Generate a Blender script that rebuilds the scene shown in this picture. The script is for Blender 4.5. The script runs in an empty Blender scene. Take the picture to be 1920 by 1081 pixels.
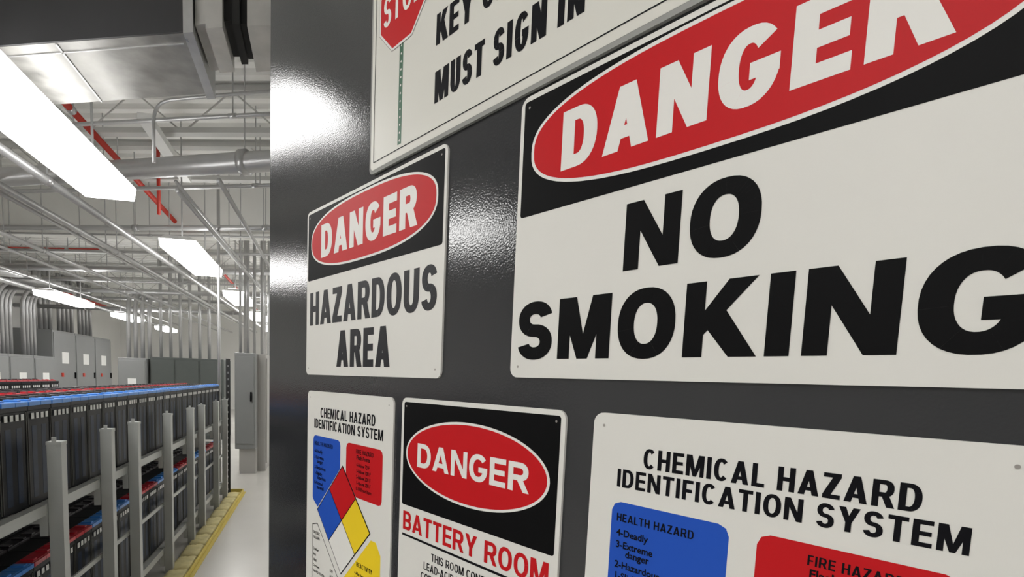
import bpy, bmesh, math, random
from mathutils import Vector, Matrix
random.seed(4)
IN=0.0254
COL=bpy.context.scene.collection
# ------------------------------------------------------------------ materials
MATS={}
def mat(name,col,rough=.5,metal=0.,var=.06,scale=8.,bump=0.,bscale=50.,emit=None,coat=0.,alpha=1.,spec=.5,trans=0.,rvar=0.):
    if name in MATS: return MATS[name]
    m=bpy.data.materials.new(name); m.use_nodes=True
    nt=m.node_tree; b=nt.nodes['Principled BSDF']
    tc=nt.nodes.new('ShaderNodeTexCoord')
    nz=nt.nodes.new('ShaderNodeTexNoise'); nz.inputs['Scale'].default_value=scale; nz.inputs['Detail'].default_value=4
    nt.links.new(tc.outputs['Object'],nz.inputs['Vector'])
    mx=nt.nodes.new('ShaderNodeMix'); mx.data_type='RGBA'
    c=Vector(col[:3])
    mx.inputs[6].default_value=(*[max(0,x*(1-var)) for x in c],1)
    mx.inputs[7].default_value=(*[min(1,x*(1+var)) for x in c],1)
    nt.links.new(nz.outputs['Fac'],mx.inputs[0]); nt.links.new(mx.outputs[2],b.inputs['Base Color'])
    b.inputs['Roughness'].default_value=rough; b.inputs['Metallic'].default_value=metal
    b.inputs['Coat Weight'].default_value=coat; b.inputs['Coat Roughness'].default_value=.08
    b.inputs['Specular IOR Level'].default_value=spec
    b.inputs['Transmission Weight'].default_value=trans
    if rvar:
        mr=nt.nodes.new('ShaderNodeMapRange'); mr.inputs[3].default_value=max(.02,rough-rvar); mr.inputs[4].default_value=rough+rvar
        nt.links.new(nz.outputs['Fac'],mr.inputs[0]); nt.links.new(mr.outputs[0],b.inputs['Roughness'])
    if bump:
        n2=nt.nodes.new('ShaderNodeTexNoise'); n2.inputs['Scale'].default_value=bscale; n2.inputs['Detail'].default_value=1.5
        nt.links.new(tc.outputs['Object'],n2.inputs['Vector'])
        bp=nt.nodes.new('ShaderNodeBump'); bp.inputs['Strength'].default_value=bump; bp.inputs['Distance'].default_value=.001
        nt.links.new(n2.outputs['Fac'],bp.inputs['Height']); nt.links.new(bp.outputs['Normal'],b.inputs['Normal'])
        if coat: nt.links.new(bp.outputs['Normal'],b.inputs['Coat Normal'])
    if emit:
        b.inputs['Emission Color'].default_value=(*emit[:3],1); b.inputs['Emission Strength'].default_value=emit[3]
    MATS[name]=m; return m
M_dark=mat('dark_textured_paint',(.029,.030,.033),.11,0,.08,3,bump=.12,bscale=460,spec=.5)
M_white=mat('sign_white',(.69,.68,.645),.45,0,.02,12,spec=.3)
M_black=mat('print_black',(.0035,.0035,.004),.5,spec=.08)
M_ink=mat('print_ink',(.005,.005,.007),.5,spec=.08)
M_hink=mat('sheen_ink',(.010,.010,.013),.45,spec=.25)  # ink colour lightened for the sheen on the hazard lettering
M_red=mat('print_red',(.50,.008,.012),.45,spec=.15)
M_pwhite=mat('print_white',(.74,.73,.70),.45,0,.02,spec=.3)
M_blue=mat('print_blue',(.016,.080,.45),.45,spec=.15)
M_yel=mat('print_yellow',(.80,.58,.02),.45,spec=.2)
M_green=mat('print_green',(.02,.10,.05),.4)
M_acr=mat('clear_frame',(.30,.30,.29),.12,0,.03,spec=.8)
M_galv=mat('galvanised_steel',(.45,.45,.45),.33,.7,.18,14,rvar=.12)
M_duct=mat('duct_steel',(.27,.265,.25),.36,.6,.6,9,rvar=.18,bump=.4,bscale=14)
M_ductd=mat('duct_painted_shade',(.03,.03,.032),.5,.2)  # galvanised duct in shade, the shade put into the colour
M_insul=mat('duct_wrap',(.42,.41,.39),.5,.2,.25,9,bump=.6,bscale=30)
M_flex=mat('flex_cloth',(.012,.012,.012),.8)
M_cond=mat('conduit_steel',(.46,.46,.46),.33,.45,.1,6)
M_rack=mat('rack_paint',(.46,.47,.45),.42,0,.05)
M_ceil=mat('deck_white',(.80,.80,.77),.6,0,.05,3)
M_wall=mat('wall_paint',(.84,.835,.81),.6,0,.03,2)
M_floor=mat('epoxy_floor',(.68,.66,.62),.22,0,.06,1.5,rvar=.06,spec=.6)
M_beam=mat('joist_paint',(.54,.54,.52),.5,0,.08,4)
M_redp=mat('sprinkler_red',(.48,.035,.02),.45)
M_lens=mat('lamp_lens',(.9,.9,.9),.4,0,0,emit=(1,.99,.97,13))
M_lensf=mat('lamp_lens_bright',(.9,.9,.9),.4,0,0,emit=(1,.99,.97,20))
M_up=mat('added_uplight_glow',(.9,.9,.9),.4,0,0,emit=(1,.99,.97,6))  # glow for the strips added to brighten the ceiling
M_lamp=mat('lamp_housing',(.8,.8,.78),.4)
M_jar=mat('battery_case',(.010,.011,.014),.42,0,.5,9,spec=.12)
M_jarrib=mat('battery_clear_edge',(.07,.068,.062),.4,0,.2,spec=.2)
M_plate=mat('battery_plate_blue',(.010,.020,.045),.4,0,.6,25,spec=.15)
M_lid=mat('battery_lid',(.014,.014,.016),.45,spec=.15)
M_bcap=mat('cap_blue',(.05,.25,.70),.35)
M_rcap=mat('cap_red',(.50,.015,.03),.35)
M_dcap=mat('cap_dark',(.03,.025,.03),.35)
M_stick=mat('sticker',(.75,.75,.73),.5)
M_panel=mat('panel_grey',(.23,.235,.235),.4,0,.04)
M_panel2=mat('panel_light',(.38,.37,.35),.4,0,.04)
M_pdark=mat('panel_dark',(.075,.085,.08),.45)
M_slot=mat('slotted_black',(.02,.02,.02),.5)
M_curb=mat('curb_yellow',(.66,.52,.10),.5,0,.15,20)
M_pil=mat('pillow_cream',(.80,.70,.36),.8,0,.25,14,bump=.8,bscale=60)
# ------------------------------------------------------------------ helpers
def reg(o,parent=None):
    COL.objects.link(o)
    if parent: o.parent=parent
    return o
def thing(name,label,cat,loc=(0,0,0),rotz=0,group=None):
    e=bpy.data.objects.new(name,None); COL.objects.link(e); e.location=loc; e.rotation_euler=(0,0,rotz); e.empty_display_size=.05
    e['label']=label; e['category']=cat
    if group: e['group']=group
    return e
def M(name,v,f,m,parent=None,smooth=False,label=None):
    me=bpy.data.meshes.new(name); me.from_pydata([tuple(p) for p in v],[],f); me.update()
    me.materials.append(m)
    if smooth:
        for p in me.polygons:p.use_smooth=True
    o=bpy.data.objects.new(name,me); reg(o,parent)
    if label:o['label']=label
    return o
def addbox(V,F,x0,x1,y0,y1,z0,z1):
    b=len(V); V+=[(x0,y0,z0),(x1,y0,z0),(x1,y1,z0),(x0,y1,z0),(x0,y0,z1),(x1,y0,z1),(x1,y1,z1),(x0,y1,z1)]
    F+=[tuple(b+i for i in q) for q in ((0,3,2,1),(4,5,6,7),(0,1,5,4),(1,2,6,5),(2,3,7,6),(3,0,4,7))]
def boxes(name,L,m,parent=None,bevel=0,label=None):
    V=[];F=[]
    for b in L: addbox(V,F,*b)
    o=M(name,V,F,m,parent,label=label)
    if bevel:
        bm=bmesh.new(); bm.from_mesh(o.data); bmesh.ops.bevel(bm,geom=bm.edges[:],offset=bevel,segments=2,affect='EDGES',profile=.5); bm.to_mesh(o.data); bm.free()
    return o
def each(name,L,m,parent=None,bevel=0):
    for b in L: boxes(name,[b],m,parent,bevel)
def fillet(pts,r,n=6):
    P=[Vector(p) for p in pts]; out=[P[0]]
    for i in range(1,len(P)-1):
        a=(P[i-1]-P[i]); b=(P[i+1]-P[i]); rr=min(r,a.length*.49,b.length*.49)
        a.normalize(); b.normalize()
        A=P[i]+a*rr; B=P[i]+b*rr
        for k in range(n+1):
            t=k/n; out.append(A*(1-t)**2+P[i]*2*t*(1-t)+B*t*t)
    out.append(P[-1]); return out
def tube(name,paths,r,m,parent=None,n=10,fr=.15,label=None):
    V=[];F=[]
    for pts in paths:
        P=fillet(pts,fr) if len(pts)>2 else [Vector(p) for p in pts]
        up=None
        base=len(V)
        for i,p in enumerate(P):
            t=(P[min(i+1,len(P)-1)]-P[max(i-1,0)]).normalized()
            if up is None:
                up=Vector((0,0,1)) if abs(t.z)<.9 else Vector((1,0,0))
            s=t.cross(up).normalized(); up=s.cross(t).normalized()
            for k in range(n):
                a=2*math.pi*k/n; V.append(p+s*math.cos(a)*r+up*math.sin(a)*r)
        for i in range(len(P)-1):
            for k in range(n):
                F.append((base+i*n+k,base+i*n+(k+1)%n,base+(i+1)*n+(k+1)%n,base+(i+1)*n+k))
        F.append(tuple(base+k for k in range(n))[::-1]); F.append(tuple(base+(len(P)-1)*n+k for k in range(n)))
    return M(name,V,F,m,parent,smooth=(n>6),label=label)
def extr(name,prof,y0,y1,m,parent=None,axis='y'):
    n=len(prof); V=[]
    for y in (y0,y1):
        for a,b in prof: V.append((a,y,b) if axis=='y' else ((y,a,b) if axis=='x' else (a,b,y)))
    F=[(i,(i+1)%n,n+(i+1)%n,n+i) for i in range(n)]+[tuple(range(n))[::-1],tuple(range(n,2*n))]
    return M(name,V,F,m,parent)
# ------------------------------------------------------------------ glyphs
def ring(cx,cy,ox,oy,ix,iy,a0,a1,n=22,e=2.25):
    P=[]
    def pt(rx,ry,a):
        c,s=math.cos(a),math.sin(a)
        return (cx+rx*math.copysign(abs(c)**(2/e),c),cy+ry*math.copysign(abs(s)**(2/e),s))
    for i in range(n):
        a=math.radians(a0+(a1-a0)*i/n); b=math.radians(a0+(a1-a0)*(i+1)/n)
        P.append([pt(ox,oy,a),pt(ox,oy,b),pt(ix,iy,b),pt(ix,iy,a)])
    return P
GW=dict(A=1.0,B=.86,C=.88,D=.88,E=.76,F=.70,G=.94,H=.88,K=.94,L=.70,M=1.04,N=.9,O=.94,P=.82,R=.9,S=.82,T=.80,U=.88,V=.94,W=1.3,X=.94,Y=.94,Z=.80)
def glyph(c,t,ws=1.):
    h=.8*t
    if c=='I': return t,[[(0,0),(t,0),(t,1),(0,1)]]
    if c==' ': return .34*ws,[]
    if c=='-': return .34*ws,[[(0,.34),(.34*ws,.34),(.34*ws,.34+h),(0,.34+h)]]
    if c=='.': return t,[[(0,0),(t,0),(t,t),(0,t)]]
    w=GW[c]*ws; R=lambda a,b,x,y:[(a,b),(x,b),(x,y),(a,y)]
    if c=='M': w+=max(0,(1-ws))*.34
    if c=='N': w+=max(0,(1-ws))*.08
    L=R(0,0,t,1); P=[]
    if c=='A': P=[[(0,0),(1.1*t,0),(.5*w+.5*t,1),(.5*w-.55*t,1)],[(w,0),(w-1.1*t,0),(.5*w-.5*t,1),(.5*w+.55*t,1)],[(.2*w,.18),(.8*w,.18),(.74*w,.18+h*.9),(.26*w,.18+h*.9)]]
    elif c in 'BPR':
        if c=='B':
            ry=(.5+h/2)/2
            P=[L]
            for cy in (ry,1-ry):
                rx=.44*w; cx=w-rx-(.03 if cy>.5 else 0)
                P+=[R(t*.9,cy+ry-h,cx,cy+ry),R(t*.9,cy-ry,cx,cy-ry+h)]+ring(cx,cy,rx,ry,max(rx-t,.02),ry-h,-90,90)
        else:
            ry=.31; cy=.69; rx=.42*w; cx=w-rx-.02
            P=[L,R(t*.9,1-h,cx,1),R(t*.9,.38,cx,.38+h)]+ring(cx,cy,rx,ry,max(rx-t,.02),ry-h,-90,90)
            if c=='R': P.append([(.42*w,.42),(.42*w+t*.95,.50),(w+.03,0),(w+.03-1.12*t,0)])
    elif c=='C': P=ring(w/2,.5,w/2,.51,w/2-t,.51-h,42,318,30)
    elif c=='D': P=[L,R(t*.9,1-h,w*.45,1),R(t*.9,0,w*.45,h)]+ring(w*.45,.5,w*.55,.5,w*.55-t,.5-h,-90,90)
    elif c=='E': P=[L,R(t*.9,1-h,w,1),R(t*.9,.5-h*.48,w*.94,.5+h*.48),R(t*.9,0,w,h)]
    elif c=='F': P=[L,R(t*.9,1-h,w,1),R(t*.9,.46-h*.5,w*.92,.46+h*.5)]
    elif c=='G': P=ring(w/2,.5,w/2,.51,w/2-t,.51-h,38,348,34)+[R(w-t*1.02,.34,w-.01,.54),R(w*.52,.54-h,w-.01,.54)]
    elif c=='H': P=[L,R(w-t,0,w,1),R(t*.9,.5-h/2,w-t*.9,.5+h/2)]
    elif c=='K': P=[L,[(t*.95,.28),(t*.95,.60),(w-1.3*t,1),(w,1)],[(t+.02,.40),(t+.05+.7*t,.66),(w+.04,0),(w+.04-1.25*t,0)]]
    elif c=='L': P=[L,R(t*.9,0,w,h)]
    elif c=='M': P=[R(0,0,t*.92,1),R(w-t*.92,0,w,1),[(0,1),(t*1.3,1),(w/2+t*.38,0),(w/2-t*.38,0)],[(w,1),(w-t*1.3,1),(w/2-t*.38,0),(w/2+t*.38,0)]]
    elif c=='N': P=[R(0,0,t*.95,1),R(w-t*.95,0,w,1),[(0,1),(t*1.05,1),(w,0),(w-t*1.05,0)]]
    elif c=='O': P=ring(w/2,.5,w/2,.515,w/2-t,.515-h,0,360,40)
    elif c=='S':
        ry=(1.02+h)/4
        P=ring(w/2,1.01-ry,w/2-.01,ry,w/2-t,ry-h,14,270,26,2.15)+ring(w/2,ry-.01,w/2,ry,w/2-t,ry-h,90,-166,26,2.15)
    elif c=='T': P=[R(0,1-h,w,1),R(w/2-t/2,0,w/2+t/2,1-h*.9)]
    elif c=='U': P=[R(0,.37,t,1),R(w-t,.37,w,1)]+ring(w/2,.375,w/2,.385,w/2-t,.385-h,180,360)
    elif c=='V': P=[[(0,1),(1.1*t,1),(w/2+t*.5,0),(w/2-t*.5,0)],[(w,1),(w-1.1*t,1),(w/2-t*.5,0),(w/2+t*.5,0)]]
    elif c=='W':
        q=w/2
        for o in (0,q*.88): P+=[[(o,1),(o+t,1),(o+q*.56+t*.45,0),(o+q*.56-t*.45,0)],[(o+q*1.12,1),(o+q*1.12-t,1),(o+q*.56-t*.45,0),(o+q*.56+t*.45,0)]]
    elif c=='X': P=[[(0,1),(1.2*t,1),(w,0),(w-1.2*t,0)],[(w,1),(w-1.2*t,1),(0,0),(1.2*t,0)]]
    elif c=='Y': P=[R(w/2-t/2,0,w/2+t/2,.45),[(0,1),(1.15*t,1),(w/2+t*.5,.38),(w/2-t*.5,.38)],[(w,1),(w-1.15*t,1),(w/2-t*.5,.38),(w/2+t*.5,.38)]]
    elif c=='Z': P=[R(0,1-h,w,1),R(0,0,w,h),[(0,h*.9),(1.3*t,h*.9),(w,1-h*.9),(w-1.3*t,1-h*.9)]]
    return w,P
class Ink:
    """flat print on a sign face: local x right, z up, facing -y; v runs down from the top edge"""
    def __init__(s,y,unit=IN): s.V=[];s.F=[];s.y=y;s.k=0;s.u=unit
    def poly(s,pts):
        b=len(s.V); y=s.y-(s.k%6)*6e-6; s.k+=1
        s.V+=[(u*s.u,y,-v*s.u) for u,v in pts]; s.F.append(tuple(range(b,b+len(pts))))
    def glyphs(s,txt,u0,u1,vb,H,t=.25,sp=.12):
        tot=lambda ws: sum(glyph(c,t,ws)[0] for c in txt)+sp*(len(txt)-1)
        ws=1.
        for _ in range(30):
            e=1e-3; g=(tot(ws+e)-tot(ws))/e; ws-=(tot(ws)-(u1-u0)/H)/g
        x=0
        for c in txt:
            w,P=glyph(c,t,ws)
            for p in P: s.poly([(u0+(x+q)*H,vb-r*H) for q,r in p])
            x+=w+sp
    def caps(s,txt,u,vb,H,ws=.78,t=.16,sp=.12,center=False):
        W=(sum(glyph(c,t,ws)[0] for c in txt)+sp*(len(txt)-1))*H
        if center: u-=W/2
        s.glyphs(txt,u,u+W,vb,H,t,sp)
    def text(s,txt,u,vb,cap,wf=1.,bold=.0,align='LEFT'):
        cu=bpy.data.curves.new('t','FONT'); cu.body=txt; cu.size=1; cu.offset=bold; cu.align_x=align; cu.resolution_u=2
        o=bpy.data.objects.new('t',cu); COL.objects.link(o)
        me=bpy.data.meshes.new_from_object(o)
        k=cap/.72; b=len(s.V); y=s.y
        s.V+=[((u+p.co.x*k*wf)*s.u,y,-(vb-p.co.y*k)*s.u) for p in me.vertices]
        s.F+=[tuple(b+i for i in q.vertices) for q in me.polygons]
        bpy.data.objects.remove(o); bpy.data.meshes.remove(me); bpy.data.curves.remove(cu)
    def make(s,name,m,parent,label=None): return M(name,s.V,s.F,m,parent,label=label)
def rrect(x0,y0,x1,y1,r,n=6):
    P=[]
    for cx,cy,a in ((x1-r,y0+r,-90),(x1-r,y1-r,0),(x0+r,y1-r,90),(x0+r,y0+r,180)):
        for i in range(n+1):
            t=math.radians(a+90*i/n); P.append((cx+r*math.cos(t),cy+r*math.sin(t)))
    return P
def oval(cu,cv,a,b,e=2.,n=72):
    P=[]
    for i in range(n):
        t=2*math.pi*i/n; c,s=math.cos(t),math.sin(t)
        P.append((cu+a*math.copysign(abs(c)**(2/e),c),cv+b*math.copysign(abs(s)**(2/e),s)))
    return P
# wall of the cabinet the signs hang on
OM=-.4447; D=.3819; CH=1.5
d=Vector((math.sin(OM),math.cos(OM),0)); nn=Vector((math.cos(OM),-math.sin(OM),0))
ROT=math.atan2(-d.y,-d.x)
def wallpt(s,t,off=0): return nn*(D-off)+d*s+Vector((0,0,CH+t))
TH=.0025
def plate(parent,W,H,m=M_white,r=.35,th=TH,unit=IN):
    P=rrect(0,0,W,H,r); n=len(P)
    V=[(u*unit,-th,-v*unit) for u,v in P]+[(u*unit,0,-v*unit) for u,v in P]
    F=[tuple(range(n)),tuple(range(n,2*n))[::-1]]+[(i,n+i,n+(i+1)%n,(i+1)%n) for i in range(n)]
    return M('plate',V,F,m,parent)
def holes(parent,W,H):
    for u in(.4,W-.4):
        for v in(.4,H-.4):
            k=Ink(-TH-.00045); k.poly(oval(u,v,.045,.045,2,14))
            k.make('mounting_hole',mat('hole_shadow',(.30,.28,.26),.6),parent)
def danger_land(s,t,label):
    e=thing('danger_sign',label,'warning sign',wallpt(s,t),ROT)
    plate(e,14,10)
    k=Ink(-TH-.0001); k.poly(rrect(.17,.17,13.83,4.2,.12)); k.make('header_panel',M_black,e)
    k=Ink(-TH-.0002); k.poly(oval(7,2.02,6.42,1.78,2.55)); k.make('oval_outline',M_pwhite,e)
    k=Ink(-TH-.0003); k.poly(oval(7,2.02,6.30,1.66,2.55)); k.make('red_oval',M_red,e)
    k=Ink(-TH-.0004); k.glyphs('DANGER',1.98,11.85,3.01,1.90,.27,.13); k.make('lettering',M_pwhite,e,'white block capitals reading DANGER')
    return e
e=danger_land(.840,.2556,'white danger sign reading HAZARDOUS AREA with red oval')
k=Ink(-TH-.0002); k.glyphs('HAZARDOUS',.5,13.55,6.95,2.0,.225,.09); k.glyphs('AREA',4.15,9.85,9.5,2.06,.235,.09); k.make('lettering',M_hink,e,'black capitals reading HAZARDOUS AREA')
holes(e,14,10)
e=danger_land(.3757,.2589,'large white danger sign reading NO SMOKING with red oval')
k=Ink(-TH-.0002); k.glyphs('NO',4.65,8.55,6.68,2.0,.275,.14); k.glyphs('SMOKING',.33,13.68,9.33,2.04,.275,.13); k.make('lettering',M_black,e,'black heavy capitals reading NO SMOKING')
holes(e,14,10)
e=thing('battery_room_sign','white portrait sign reading DANGER BATTERY ROOM with red oval','warning sign',wallpt(.5592,-.0228),ROT)
plate(e,10,14)
k=Ink(-TH-.0001); k.poly(rrect(.2,.2,9.8,5.2,.12)); k.make('header_panel',M_black,e)
k=Ink(-TH-.0002); k.poly(oval(4.95,2.62,4.5,1.78,2.0)); k.make('oval_outline',M_pwhite,e)
k=Ink(-TH-.0003); k.poly(oval(4.95,2.62,4.38,1.67,2.0)); k.make('red_oval',M_red,e)
k=Ink(-TH-.0004); k.glyphs('DANGER',1.4,8.45,3.2,1.12,.24,.12); k.make('lettering',M_pwhite,e,'white capitals reading DANGER')
k=Ink(-TH-.0002); k.glyphs('BATTERY ROOM',.35,9.6,6.42,.92,.215,.10); k.make('lettering',M_red,e,'red capitals reading BATTERY ROOM')
k=Ink(-TH-.0002); k.poly([(.3,6.62),(9.7,6.62),(9.7,6.73),(.3,6.73)])
for i,l in enumerate(('THIS ROOM CONTAINS','LEAD-ACID BATTERIES AND','CORROSIVE MATERIALS. LIVE','ELECTRICAL CIRCUITS','AND EXPLOSIVE GASES','MAY BE PRESENT')): k.caps(l,5,7.40+.54*i,.37,.76,.18,.11,True)
k.make('lettering',M_ink,e,'small black capitals about lead-acid batteries')
holes(e,10,14)
def chem(s,t,label):
    e=thing('chemical_hazard_sign',label,'warning sign',wallpt(s,t),ROT,group='chemical hazard identification signs')
    plate(e,10,14)
    k=Ink(-TH-.0002)
    k.glyphs('CHEMICAL HAZARD',1.86,8.3,1.58,.60,.21,.12); k.glyphs('IDENTIFICATION SYSTEM',1.0,9.1,2.28,.57,.21,.12)
    k.make('lettering',M_ink,e,'black capitals reading CHEMICAL HAZARD IDENTIFICATION SYSTEM')
    k=Ink(-TH-.0001)
    k.poly([(1.18,2.75),(4.2,2.75),(4.41,2.84),(4.5,3.05),(4.5,4.4),(1.6,7.25),(.95,6.85),(.88,6.7),(.88,3.05),(.97,2.84)])
    k.make('blue_panel',M_blue,e)
    k=Ink(-TH-.0001); k.poly([(5.5,2.75),(8.8,2.75),(9.01,2.84),(9.1,3.05),(9.1,5.45),(9.0,5.65),(8.8,5.72),(6.4,5.72),(5.2,4.55),(5.2,3.05),(5.29,2.84)]); k.make('red_panel',M_red,e)
    k=Ink(-TH-.0001); k.poly([(8.1,7.75),(8.6,7.75),(9.1,8.35),(9.1,12.5),(8.8,12.8),(5.5,12.8),(5.2,12.5),(5.2,10.65)]); k.make('yellow_panel',M_yel,e)
    C=(4.8,7.4);h=3.2; q=h/2
    k=Ink(-TH-.0002); k.poly([(C[0],C[1]-h-.06),(C[0]+h+.06,C[1]),(C[0],C[1]+h+.06),(C[0]-h-.06,C[1])])
    R=[(.9,8.5),(1.6,8.3),(4.45,11.0),(4.45,12.8),(.9,12.8)]
    for i in range(5):
        a=Vector(R[i]);b=Vector(R[(i+1)%5]); n=(b-a).normalized(); n=Vector((-n.y,n.x))*.025
        k.poly([tuple(a+n),tuple(b+n),tuple(b-n),tuple(a-n)])
    k.make('diamond_outline',M_ink,e)
    for m,ox,oy,nm in ((M_red,0,-q,'red_square'),(M_blue,-q,0,'blue_square'),(M_yel,q,0,'yellow_square'),(M_pwhite,0,q,'white_square')):
        k=Ink(-TH-.0005); g=q-.04; k.poly([(C[0]+ox,C[1]+oy-g),(C[0]+ox+g,C[1]+oy),(C[0]+ox,C[1]+oy+g),(C[0]+ox-g,C[1]+oy)]); k.make(nm,m,e)
    k=Ink(-TH-.0003)
    T=k.text; K=k.caps
    K('HEALTH HAZARD',1.08,3.36,.25,.76,.18,.14)
    for l,u,v in (('4-Deadly',1.1,3.82),('3-Extreme',1.1,4.20),('danger',1.45,4.46),('2-Hazardous',1.1,4.84),('1-Slightly',1.1,5.20),('hazardous',1.45,5.46),('0-Normal',1.1,5.82),('material',1.45,6.08)): T(l,u,v,.22,.97,.025)
    K('FIRE HAZARD',6.35,3.26,.25,.72,.18,.13); T('Flash Points',6.4,3.57,.23,.95,.025)
    for i,l in enumerate(('4-Below 73 F','3-Below 100 F','2-Below 200 F','1-Above 200 F','0-Will not burn')): T(l,6.4,3.98+.33*i,.21,.9,.02)
    K('REACTIVITY',6.62,9.6,.26,.72,.18,.12)
    for i,l in enumerate(('4-May detonate','3-Shock and heat','may detonate','2-Violent','chemical change','1-Unstable if','heated','0-Stable')): T(l,6.4+(.25 if l[1]!='-' else 0),10.1+.3*i,.2,.85,.015)
    K('SPECIFIC',1.05,9.05,.2,.72,.16); K('HAZARD',1.05,9.35,.2,.72,.16)
    for i,(a,b) in enumerate((('Oxidizer','OXY'),('Acid','ACID'),('Alkali','ALK'),('Corrosive','COR'),('Use NO WATER','W'))): T(a,1.05,10.1+.36*i,.18,.9,.015); K(b,3.4,10.9+.36*i,.18,.7,.15)
    k.make('lettering',M_ink,e,'small black hazard rating text')
    holes(e,10,14)
chem(.8323,-.0241,'white chemical hazard identification sign beside battery room sign')
chem(.2758,-.022,'white chemical hazard identification sign below no smoking sign')
KW,KH=.62,.36
e=thing('key_sign_in_notice','framed white notice with stop sign drawing and MUST SIGN IN','notice',wallpt(.6488,.2627+KH,0),ROT)
plate(e,KW,KH,M_acr,.008,.0035,1.)
k=Ink(-.0037,1.); k.poly(rrect(.0035,.0035,KW-.0035,KH-.0045,.006)); k.make('paper',mat('notice_paper',(.66,.65,.60),.3,0,.03,5,spec=.3),e)
k=Ink(-.0039,1.)
x0,y0,x1,y1,w=.010,.010,KW-.010,KH-.013,.0012
for q in ((x0,y0,x1,y0+w),(x0,y1-w,x1,y1),(x0,y0,x0+w,y1),(x1-w,y0,x1,y1)): k.poly([(q[0],q[1]),(q[2],q[1]),(q[2],q[3]),(q[0],q[3])])
k.glyphs('KEY CARD HOLDERS',.1386,.452,KH-.1007,.032,.22,.095)
k.glyphs('MUST SIGN IN',.1386,.3406,KH-.0404,.033,.22,.095)
k.make('lettering',M_ink,e,'black capitals reading KEY CARD HOLDERS MUST SIGN IN')
k=Ink(-.0038,1.); k.poly([(.066,KH-.135),(.074,KH-.135),(.074,KH-.0185),(.066,KH-.0185)]); k.make('drawn_post',M_green,e)
k=Ink(-.0039,1.)
for i in range(13): k.poly(oval(.070,KH-.023-.009*i,.0012,.0012,2,10))
k.make('post_hole',M_pwhite,e)
def octo(r): return [(.070+r*math.cos(math.radians(22.5+45*i)),KH-.1835+r*math.sin(math.radians(22.5+45*i))) for i in range(8)]
k=Ink(-.0040,1.); k.poly(octo(.0550)); k.make('octagon_edge',M_ink,e)
k=Ink(-.0041,1.); k.poly(octo(.0545)); k.make('octagon_border',M_pwhite,e)
k=Ink(-.0042,1.); k.poly(octo(.0515)); k.make('red_octagon',M_red,e)
k=Ink(-.0043,1.); k.glyphs('STOP',.029,.111,KH-.1665,.034,.17,.12); k.make('lettering',M_pwhite,e,'white capitals reading STOP')
e=thing('equipment_cabinet','tall dark grey textured steel cabinet covered with warning signs','cabinet',nn*(D)+d*1.011,ROT)
boxes('body',[(0,2.4,0.0002,.7,.06,2.55)],M_dark,e,.003)
boxes('plinth',[(.03,2.37,.03,.67,0,.06)],M_black,e)
# ------------------------------------------------------------------ room shell
X0,X1,Y0,Y1,ZC=-7.6,4.2,-4.5,24.,4.0
def st(o): o['kind']='structure'; return o
st(boxes('floor',[(X0,X1,Y0,Y1,-.1,0)],M_floor))
st(boxes('wall_left',[(X0-.1,X0,Y0,Y1,0,ZC+.1)],M_wall)); st(boxes('wall_right',[(X1,X1+.1,Y0,Y1,0,ZC+.1)],M_wall))
st(boxes('wall_far',[(X0,X1,Y1,Y1+.1,0,ZC+.1)],M_wall)); st(boxes('wall_near',[(X0,X1,Y0-.1,Y0,0,ZC+.1)],M_wall))
V=[];F=[]; y=Y0-3; p=.20
prof=[]
while y<Y1+4:
    prof+=[(y,ZC),(y+.09,ZC),(y+.12,ZC+.06),(y+.17,ZC+.06)]; y+=p
SK=-.3
for a,b in prof: V+=[(X0,a+SK*(X0+1.2),b),(X1,a+SK*(X1+1.2),b)]
for i in range(len(prof)-1): F.append((2*i,2*i+1,2*i+3,2*i+2))
st(M('ceiling',V,F,M_ceil))
yy=[-2.2,-.6,1.0,2.6,5.5,6.7,9.2,10.6,12.0,13.6,15.7,17.8,20]
for Y in yy:
    e=thing('roof_joist','grey painted open-web steel roof joist','joist',(-1.2,Y,0),math.atan(SK),group='roof joists')
    zb,zt=3.60,4.0; xa,xb=X0+1.2,X1+1.2
    boxes('top_chord',[(xa,xb,-.05,.05,zt-.05,zt)],M_beam,e)
    boxes('bottom_chord',[(xa,xb,-.045,.045,zb,zb+.045)],M_beam,e)
    P=[];x=xa+.1
    while x<xb-.8: P+=[[(x,0,zb+.02),(x+.45,0,zt-.03)],[(x+.45,0,zt-.03),(x+.9,0,zb+.02)]]; x+=.9
    tube('web_rod',P,.008,M_beam,e,6)
e=thing('steel_girder','deep white painted steel girder under the roof deck','beam',(-1.2,8.0,0),math.atan(SK))
extr('beam_body',[(-.12,3.3),(.12,3.3),(.12,3.33),(.02,3.33),(.02,3.97),(.12,3.97),(.12,4.0),(-.12,4.0),(-.12,3.97),(-.02,3.97),(-.02,3.33),(-.12,3.33)],X0+1.2,X1+1.2,M_ceil,e,'x')
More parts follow.
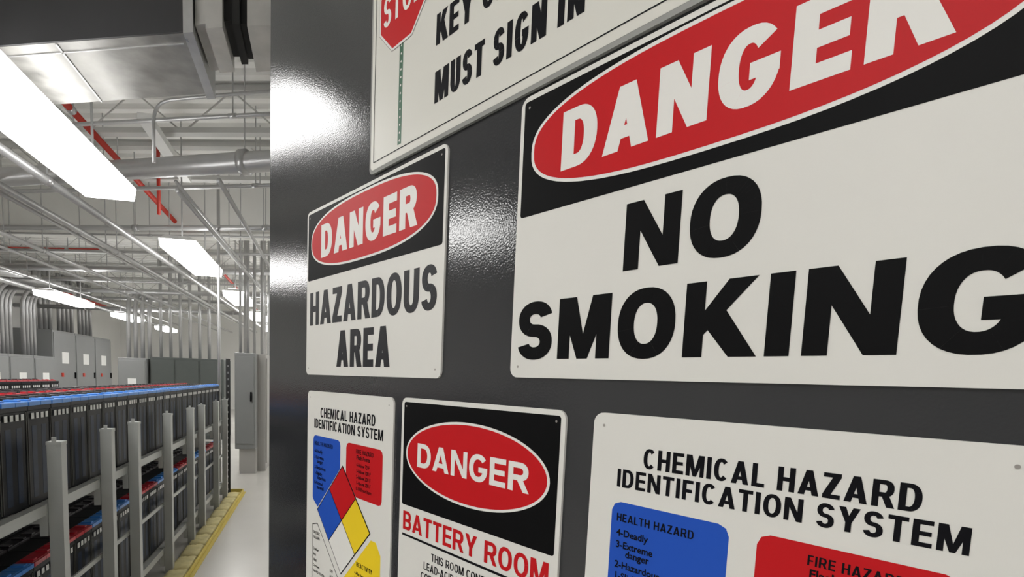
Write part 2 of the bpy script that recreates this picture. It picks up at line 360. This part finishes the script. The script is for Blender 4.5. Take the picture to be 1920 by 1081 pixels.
# ------------------------------------------------------------------ light fixtures
def lamp(x,y0,y1,w=.31,z=2.7):
    e=thing('fluorescent_light','glowing white suspended fluorescent strip light','ceiling light',(x,(y0+y1)/2,z),group='fluorescent ceiling lights')
    L=(y1-y0)/2; a=w/2
    extr('lens',[(-a,.0),(a,.0),(a+.015,.085),(-a-.015,.085)],-L,L,M_lensf if (y0>9 or x<-3) else M_lens,e)
    extr('housing',[(-a-.015,.085),(a+.015,.085),(a*.7,.12),(-a*.7,.12)],-L-.01,L+.01,M_lamp,e)
    boxes('added_uplight',[(-a*.6,a*.6,-L*.95,L*.95,.12,.128)],M_up,e)  # added glowing strip on top of the housing, brightens the ceiling
    for s in (-1,1): tube('hanger_rod',[[(0,s*L*.75,.12),(0,s*L*.75,1.3)]],.008,M_cond,e,6)
for x,y0,y1 in ((-1.44,-1.6,.2),(-1.455,2.05,4.45),(-1.36,5.95,7.5),(-1.31,9.3,10.5),(-1.3,12.2,13.4),(-1.3,15.2,16.4),(-1.3,18,19.5)): lamp(x,y0,y1)
for x,y0,y1 in ((-3.5,-1.5,.0),(-3.6,1.9,3.1),(-4.55,4.6,5.8),(-4.55,10.7,12.4),(-4.5,14.1,15.5),(-4.5,17.6,18.8)): lamp(x,y0,y1)
lamp(1.0,-3.6,-1.8); lamp(2.6,6,8); lamp(2.6,10,12); lamp(2.6,14,16); lamp(2.6,18,20)  # unseen added fixtures: first lights the signs, right row fills the room
# ------------------------------------------------------------------ duct
e=thing('air_duct','rectangular galvanised air duct with shade painted on near side','duct',(0,0,3.0))
extr('duct_body',[(-3.0,3.77),(-.57,2.78),(-.58,3.32),(-3.0,4.38)],0,.62,M_duct,e,'z')
extr('painted_shade_side',[(-3.0,3.757),(-.57,2.767),(-.57,2.778),(-3.0,3.768)],-.0,.62,M_ductd,e,'z')  # thin sheet coloured dark for the shade on the duct's near side
extr('flange',[(-.60,2.77),(-.555,2.75),(-.565,3.35),(-.61,3.37)],-.012,.64,M_galv,e,'z')
extr('flange',[(-2.02,3.35),(-1.99,3.34),(-1.99,3.97),(-2.02,3.98)],-.010,.64,M_galv,e,'z')
extr('seam',[(-1.215,3.05),(-1.205,3.045),(-1.205,3.595),(-1.215,3.6)],-.004,.001,M_galv,e,'z')
extr('seam',[(-2.9,3.80),(-.62,2.872),(-.62,2.878),(-2.9,3.808)],-.004,.001,M_galv,e,'z')
each('hanger_strap',[(-2.63,-2.6,3.85,3.87,.62,1.0),(-.9,-.87,3.1,3.12,.62,1.0)],M_galv,e)
e2=thing('duct_transition','dull grey wrapped duct section with black flexible connector','duct',(0,0,3.0))
extr('wrapped_section',[(-.55,2.77),(-.50,2.745),(-.50,3.12),(-.55,3.15)],.03,.6,M_insul,e2,'z')
extr('wrapped_section',[(-.499,2.73),(-.425,2.70),(-.425,3.06),(-.499,3.09)],.0,.6,M_insul,e2,'z')
for i in range(3): extr('flexible_connector',[(-.424+i*.035,2.74-(i%2)*.02),(-.391+i*.035,2.73-(i%2)*.02),(-.391+i*.035,3.01+(i%2)*.02),(-.424+i*.035,3.02+(i%2)*.02)],.05-(i%2)*.02,.58,M_flex,e2,'z')
extr('wrapped_section',[(-.318,2.66),(-.20,2.62),(-.20,2.98),(-.318,3.03)],.0,.6,M_insul,e2,'z')
extr('wrapped_section',[(-.199,2.64),(.7,2.34),(.7,2.70),(-.199,2.96)],.03,.58,M_insul,e2,'z')
boxes('hanger_strap',[(.2,.23,2.6,2.62,.58,1.0)],M_galv,e2)
# ------------------------------------------------------------------ pipes overhead
def pipe(label,pts,r,m=M_cond,hang=None,name='conduit',cat='pipe',group='overhead conduits',clamp=True,fr=.15):
    e=thing(name,label,cat,(0,0,0),group=group)
    tube('pipe_body',[pts],r,m,e,12,fr)
    if hang:
        t=(Vector(pts[1])-Vector(pts[0])).normalized()*.03
        for h in hang:
            x,y,z=h
            tube('hanger_rod',[[(x,y,z+r),(x,y,4.0)]],.006,M_cond,e,6)
            if clamp: tube('clamp',[[tuple(Vector(h)-t),tuple(Vector(h)+t)]],r*1.25,M_galv,e,12)
    return e
def yrun(x,z,r,y0=.3,y1=20,m=M_cond,label='long galvanised conduit hung from roof deck',**k):
    f=lambda y:x+.028*(y-5)
    pipe(label,[(f(y0),y0,z),(f(y1),y1,z)],r,m,[(f(y),y,z) for y in (1.5,4.6,7.6,10.6,13.6) if y>y0],**k)
def xrun(y,z,r,x0=-7.4,x1=4.,m=M_cond,sk=-.4,label='galvanised conduit running across under roof joists',**k):
    f=lambda x:y+sk*(x+1.2)
    pipe(label,[(x0,f(x0),z),(x1,f(x1),z)],r,m,[(x,f(x),z) for x in (-5.7,-3.9,-2.1,-.6) if x0<x<x1],**k)
yrun(-1.90,2.83,.03); yrun(-2.5,2.93,.028); yrun(-2.62,2.93,.018); yrun(-1.06,2.88,.02,4.7); yrun(-3.3,2.88,.025); yrun(-3.7,2.88,.02)
yrun(-5.4,2.95,.03); yrun(-5.9,3.05,.03); yrun(-.78,3.02,.02,4.8,20); yrun(-2.3,3.12,.015,4.9); yrun(-4.9,3.0,.025); yrun(-1.2,3.1,.014,5.2); yrun(-2.9,3.15,.016)
SP=dict(m=M_redp,name='sprinkler_pipe',group='red sprinkler pipes')
pipe('red painted sprinkler pipe near roof deck',[(-1.90,4.7,3.5),(-1.90,20,3.5)],.028,hang=[(-1.90,y,3.5) for y in (5.0,8.3,12)],**SP)
pipe('red painted sprinkler pipe near roof deck',[(-6.4,1,3.4),(-6.4,20,3.4)],.04,hang=[(-6.4,y,3.4) for y in (4.8,8,12)],**SP)
xrun(9.2,3.36,.03,-7.4,-3.4,sk=-.3,label='red painted sprinkler branch pipe crossing the room',**SP)
pipe('short vertical red sprinkler drop pipe',[(-1.74,6.8,4.0),(-1.74,6.8,3.22)],.02,hang=None,**SP)
xrun(5.15,3.20,.08,sk=-.48,label='large grey galvanised pipe crossing under roof deck')
for y,z,r,sk in ((4.48,3.28,.014,-.42),(5.9,3.28,.018,-.4),(6.3,3.4,.012,-.4),(6.9,3.15,.03,-.35),(7.5,3.2,.012,-.3),(8.5,3.2,.02,-.3),(9.9,3.2,.05,-.3),(11,3.15,.02,-.25),(12,3.1,.04,-.25),(13.3,3.1,.03,-.2),(14.6,3.0,.05,-.2)): xrun(y,z,r,sk=sk)
pipe('thin conduit bending from riser into a horizontal run',[(-1.14,4.35,2.95),(-1.14,4.35,3.36),(.5,3.7,3.42)],.012,hang=[(-.3,4.017,3.39)],clamp=False)
e=thing('cable_channel','short white metal channel under roof joists','channel',(-1.35,5.6,0)); extr('channel_body',[(-.05,3.44),(.05,3.44),(.05,3.5),(-.05,3.5)],-.7,.7,M_lamp,e)
# ------------------------------------------------------------------ battery racks
def build_rack(xf,y0,y1,posts,label):
    e=thing('battery_rack',label,'rack',(xf,0,0))
    for yp in posts:
        pr=[(-.027,-.025),(.027,-.025),(.027,.025),(.021,.025),(.021,-.019),(-.021,-.019),(-.021,.025),(-.027,.025)]
        extr('post',[(a,b+yp) for a,b in pr],.0,1.18,M_rack,e,'z')
        boxes('post_cap',[(-.029,.029,yp-.027,yp+.027,1.176,1.19),(-.008,.008,yp-.026,yp-.02,1.14,1.21)],M_rack,e)
        for z in (.10,.84): boxes('bracket',[(-.72,.0,yp-.02,yp+.02,z,z+.035),(-.06,-.03,yp-.03,yp+.03,z-.05,z+.09)],M_rack,e)
        boxes('rear_post',[(-.75,-.70,yp-.025,yp+.025,0,1.2)],M_rack,e)
    for z in (.14,.88):
        each('rail',[(-.075,-.035,y0,y1,z,z+.045),(-.39,-.33,y0,y1,z,z+.045),(-.70,-.66,y0,y1,z,z+.045)],M_rack,e)
    boxes('guard_rail',[(-.045,-.035,y0,y1,.50,.525)],M_rack,e)
    return e
PY=[1.45,2.02,2.58,3.15,3.58,4.33,5.06,5.53,6.28,6.85]
build_rack(-1.07,1.3,6.95,PY,'two-tier pale grey steel battery rack beside the aisle')
build_rack(-2.75,1.3,6.95,PY[::2]+[6.85],'two-tier pale grey steel battery rack behind another rack')
BW,BD,BH=.19,.28,.43
def tmpl(n,L,m,bev=0,label=None):
    o=boxes(n,L,m,None,bev,label); COL.objects.unlink(o); return o
bx=BD/2;by=BW/2
def jarset(BH):
    return [tmpl('jar',[(-bx,bx,-by-.003,by+.003,0,BH-.035)],M_jar,.004),
   tmpl('clear_rib',[(bx-.001,bx+.003,-by+i,-by+.004+i,.01,BH-.04) for i in (0,.186)],M_jarrib),
   tmpl('inner_plate',[(bx-.001,bx+.0006,-by+.035,-by+.075,.03,BH-.10),(bx-.001,bx+.0006,.02,.06,.03,BH-.10)],M_plate),
   tmpl('lid',[(-bx-.004,bx+.005,-by-.004,by+.004,BH-.036,BH-.008)],M_lid,.003),
   tmpl('sticker',[(bx+.005,bx+.0062,-by+.022+i*.04,-by+.044+i*.04,BH-.07,BH-.046) for i in range(4)],M_stick)]
def capset(BH,lower=False):
    CP={}
    for nm,m in (('blue',M_bcap),('red',M_rcap),('dark',M_dcap)):
        for pos in ('f','b'):
            x=.095 if pos=='f' else -.09
            w=.045 if (nm!='red' or lower) else .02
            front=(nm=='blue' or (lower and nm=='red'))
            CP[nm+pos]=tmpl('terminal_cover',[(x-.02,x+w,-.0965,-.001,BH-.010,BH+.003),(x-.02,x+w,.001,.0965,BH-.010,BH+.003),(x-.01,x+w-.005,-.075,-.045,BH+.001,BH+.010),(x-.01,x+w-.005,.045,.075,BH+.001,BH+.010)]+([(x+w,x+w+.01,-.096,-.001,BH-.016,BH+.002),(x+w,x+w+.01,.001,.096,BH-.016,BH+.002)] if front else []),m,.002,nm+' plastic terminal cover')
    return CP
JU,CU=jarset(.43),capset(.43); JL,CL=jarset(.50),capset(.50,True)
def battery(x,y,z,fc,bc,group,J=JU,C=CU):
    e=thing('battery_cell','dark clear-cased battery cell with %s terminal cover on rack'%fc,'battery',(x,y,z),group=group)
    for o in J+[C[fc+'f'],C[bc+'b']]:
        c=o.copy(); COL.objects.link(c); c.parent=e
for i in range(28):
    y=1.42+i*.2
    z1,z2=.185,.925
    if y>6.9: break
    battery(-1.29,y,z2,'blue','dark','batteries on the upper shelf')
    battery(-1.60,y,z2,'red','dark','batteries on the upper shelf')
    a=('red','blue')[(i//3)%2]
    battery(-1.29,y,z1,a,'dark','batteries on the lower shelf',JL,CL)
    battery(-1.60,y,z1,'dark','dark','batteries on the lower shelf',JL,CL)
    battery(-2.97,y,z2,'red','dark','batteries on the second rack')
e=thing('spill_containment_curb','low yellow spill containment curb along battery rack','curb',(0,0,0))
boxes('curb_wall',[(-.915,-.903,1.2,7.2,0,.045),(-1.95,-.905,7.18,7.2,0,.045)],M_curb,e,.002)
boxes('curb_foot',[(-.903,-.875,1.2,7.2,0,.008)],mat('curb_foot',(.62,.50,.12),.6),e)
y=2.6
while y<7.1:
    bm=bmesh.new(); bmesh.ops.create_cube(bm,size=1)
    bmesh.ops.subdivide_edges(bm,edges=bm.edges[:],cuts=9,use_grid_fill=True)
    ph=random.uniform(0,6)
    for v in bm.verts:
        c=v.co; ex=1-abs(2*c.x)**6*.08; ey=1-abs(2*c.y)**6*.06
        k=.55+.45*(1-abs(2*c.y)**6)*(1-abs(2*c.x)**6)
        v.co=Vector((c.x*.15*ey,c.y*.30*ex,(c.z+.5)*(.034+.008*math.sin(23*c.y+ph)*math.cos(9*c.x+ph))*k+.001))
    me=bpy.data.meshes.new('absorbent_pillow'); bm.to_mesh(me); bm.free(); me.materials.append(M_pil)
    for p in me.polygons:p.use_smooth=True
    o=bpy.data.objects.new('absorbent_pillow',me); COL.objects.link(o); o.location=(-.998,y,0); o.rotation_euler=(0,0,random.uniform(-.04,.04))
    o['label']='lumpy cream-yellow absorbent pillow inside spill curb'; o['category']='absorbent pillow'; o['group']='absorbent pillows'
    y+=.31
e=thing('slotted_post','black slotted steel post at end of battery rack','post',(-1.07,7.1,0))
boxes('post_body',[(-.025,.025,-.003,.003,0,1.67),(-.025,-.019,0,.05,0,1.67)],M_slot,e)
each('slot',[(-.004,.004,-.0045,-.003,z*.08+.05,z*.08+.072) for z in range(20)],M_galv,e)
pipe('vertical grey conduit standing at rack end',[(-1.18,7.15,0),(-1.18,7.15,3.9)],.018,hang=None)
# ------------------------------------------------------------------ cabinets
def cabinet(name,label,x0,x1,y0,y1,h,face='x',m=M_panel,ndoor=1,extra=True,group=None,z0=0):
    e=thing(name,label,'electrical cabinet',((x0+x1)/2,(y0+y1)/2,0),group=group)
    a=(x1-x0)/2;b=(y1-y0)/2; h1=z0+h
    boxes('cabinet_body',[(-a,a,-b,b,z0,h1)],m,e,.008)
    if z0: boxes('stand',[(-a+.06,a,-b+.05,b,0,z0)],M_panel2,e)
    for k in range(ndoor):
        if face=='x':
            w=2*b/ndoor; c0=-b+k*w
            boxes('door',[(a,a+.02,c0+.03,c0+w-.03,.12,h-.06)],m,e,.005)
            boxes('handle',[(a+.02,a+.05,c0+w-.12,c0+w-.09,h*.5,h*.5+.16)],M_black,e)
            if extra:
                boxes('label_sheet',[(a+.02,a+.022,c0+w*.35,c0+w*.65,h*.66,h*.78)],M_stick,e)
                boxes('indicator',[(a+.02,a+.04,c0+w*.3,c0+w*.38,h*.52,h*.56)],M_redp,e)
        else:
            w=2*a/ndoor; c0=-a+k*w
            boxes('door',[(c0+.02,c0+w-.02,-b-.02,-b,z0+.08,h1-.05)],m,e,.005)
            boxes('handle',[(c0+w-.07,c0+w-.045,-b-.05,-b-.02,z0+h*.5,z0+h*.5+.14)],M_black,e)
            if extra: boxes('label_sheet',[(c0+w*.35,c0+w*.65,-b-.022,-b-.02,h*.62,h*.75)],M_stick,e)
    return e
y=8.9
for i in range(6):
    cabinet('electrical_panel','grey steel electrical panel with white label sheet',-7.1,-6.2,y,y+1.0,1.74,'x',group='low grey electrical panels')
    y+=1.02
for i in range(3):
    cabinet('switchgear_cabinet','tall grey switchgear cabinet with red indicator and labels',-7.3,-6.4,15.4+i*1.3,16.68+i*1.3,2.42,'x',group='tall switchgear cabinets')
def risers(label,pts,ztop,run,r,zs):
    for (x,y) in pts:
        P=[(x,y,zs),(x,y,ztop),(x+run[0],y+run[1],ztop)] if run else [(x,y,zs),(x,y,ztop)]
        pipe(label,P,r,hang=None,group='riser conduits',name='riser_conduit',fr=.5)
for i in range(6): risers('galvanised conduit curving up from electrical panel',[(-6.5,9.15+i*1.02+k*.16) for k in range(4)],3.05+.05*i,(1.2,0),.045,1.74)
for i in range(3): risers('galvanised conduit rising from switchgear to roof',[(-6.85,15.6+i*1.3+k*.26) for k in range(4)],4.0,None,.05,2.42)
cabinet('equipment_enclosure','pale grey equipment enclosure with doors beside aisle',-1.17,-.78,8.8,10.3,1.80,'x',M_panel2,2,False)
cabinet('breaker_box','mid-grey steel breaker box on stand at end of enclosure',-1.19,-.90,8.5,8.79,1.42,'y',M_panel,1,False,z0=.38)
cabinet('dark_equipment_cabinet','dark green-grey equipment cabinet at far end',-3.55,-2.05,13,14,1.79,'y',M_pdark,3,False)
cabinet('equipment_enclosure','grey steel enclosure beside dark cabinet',-4.15,-3.6,12.9,13.7,1.75,'y',M_panel,1,True)
cabinet('equipment_enclosure','pale grey equipment enclosure along aisle',-.8,.1,13.5,15.5,2.1,'y',M_panel2,1,True)
risers('galvanised conduit rising from enclosure toward roof',[(-1.1,9.0),(-.98,9.1),(-.86,9.05),(-.9,9.9),(-.85,10.1)],4.0,None,.024,1.80)
risers('galvanised conduit rising from enclosure toward roof',[(-3.4+.2*k,13.3) for k in range(7)],4.0,None,.035,1.79)
risers('galvanised conduit rising from enclosure toward roof',[(-4.05+.14*k,13.3) for k in range(4)],3.2,(0,1.5),.045,1.75)
risers('galvanised conduit rising from enclosure toward roof',[(-1.02,8.65),(-1.13,8.65)],4.0,None,.02,1.80)
# ------------------------------------------------------------------ world, camera
w=bpy.data.worlds.new('World'); bpy.context.scene.world=w; w.use_nodes=True
w.node_tree.nodes['Background'].inputs[0].default_value=(.8,.85,.9,1); w.node_tree.nodes['Background'].inputs[1].default_value=.1
psi,pit,rol=.225,-.0951,.0337
fw=Vector((math.sin(psi)*math.cos(pit),math.cos(psi)*math.cos(pit),math.sin(pit)))
r=Vector((math.cos(psi),-math.sin(psi),0)); u=r.cross(fw)
r2=r*math.cos(rol)+u*math.sin(rol); u2=-r*math.sin(rol)+u*math.cos(rol)
cd=bpy.data.cameras.new('camera'); cam=bpy.data.objects.new('camera',cd); COL.objects.link(cam)
mt=Matrix((r2,u2,-fw)).transposed().to_4x4(); mt.translation=(0,0,CH); cam.matrix_world=mt
cd.sensor_width=36; cd.sensor_fit='HORIZONTAL'; cd.lens=36*1022.7/1920; cd.shift_x=132.07/1920; cd.shift_y=269.1/1920
cd.clip_start=.02; cd.clip_end=100
bpy.context.scene.camera=cam
bpy.context.scene.view_settings.view_transform='Standard'
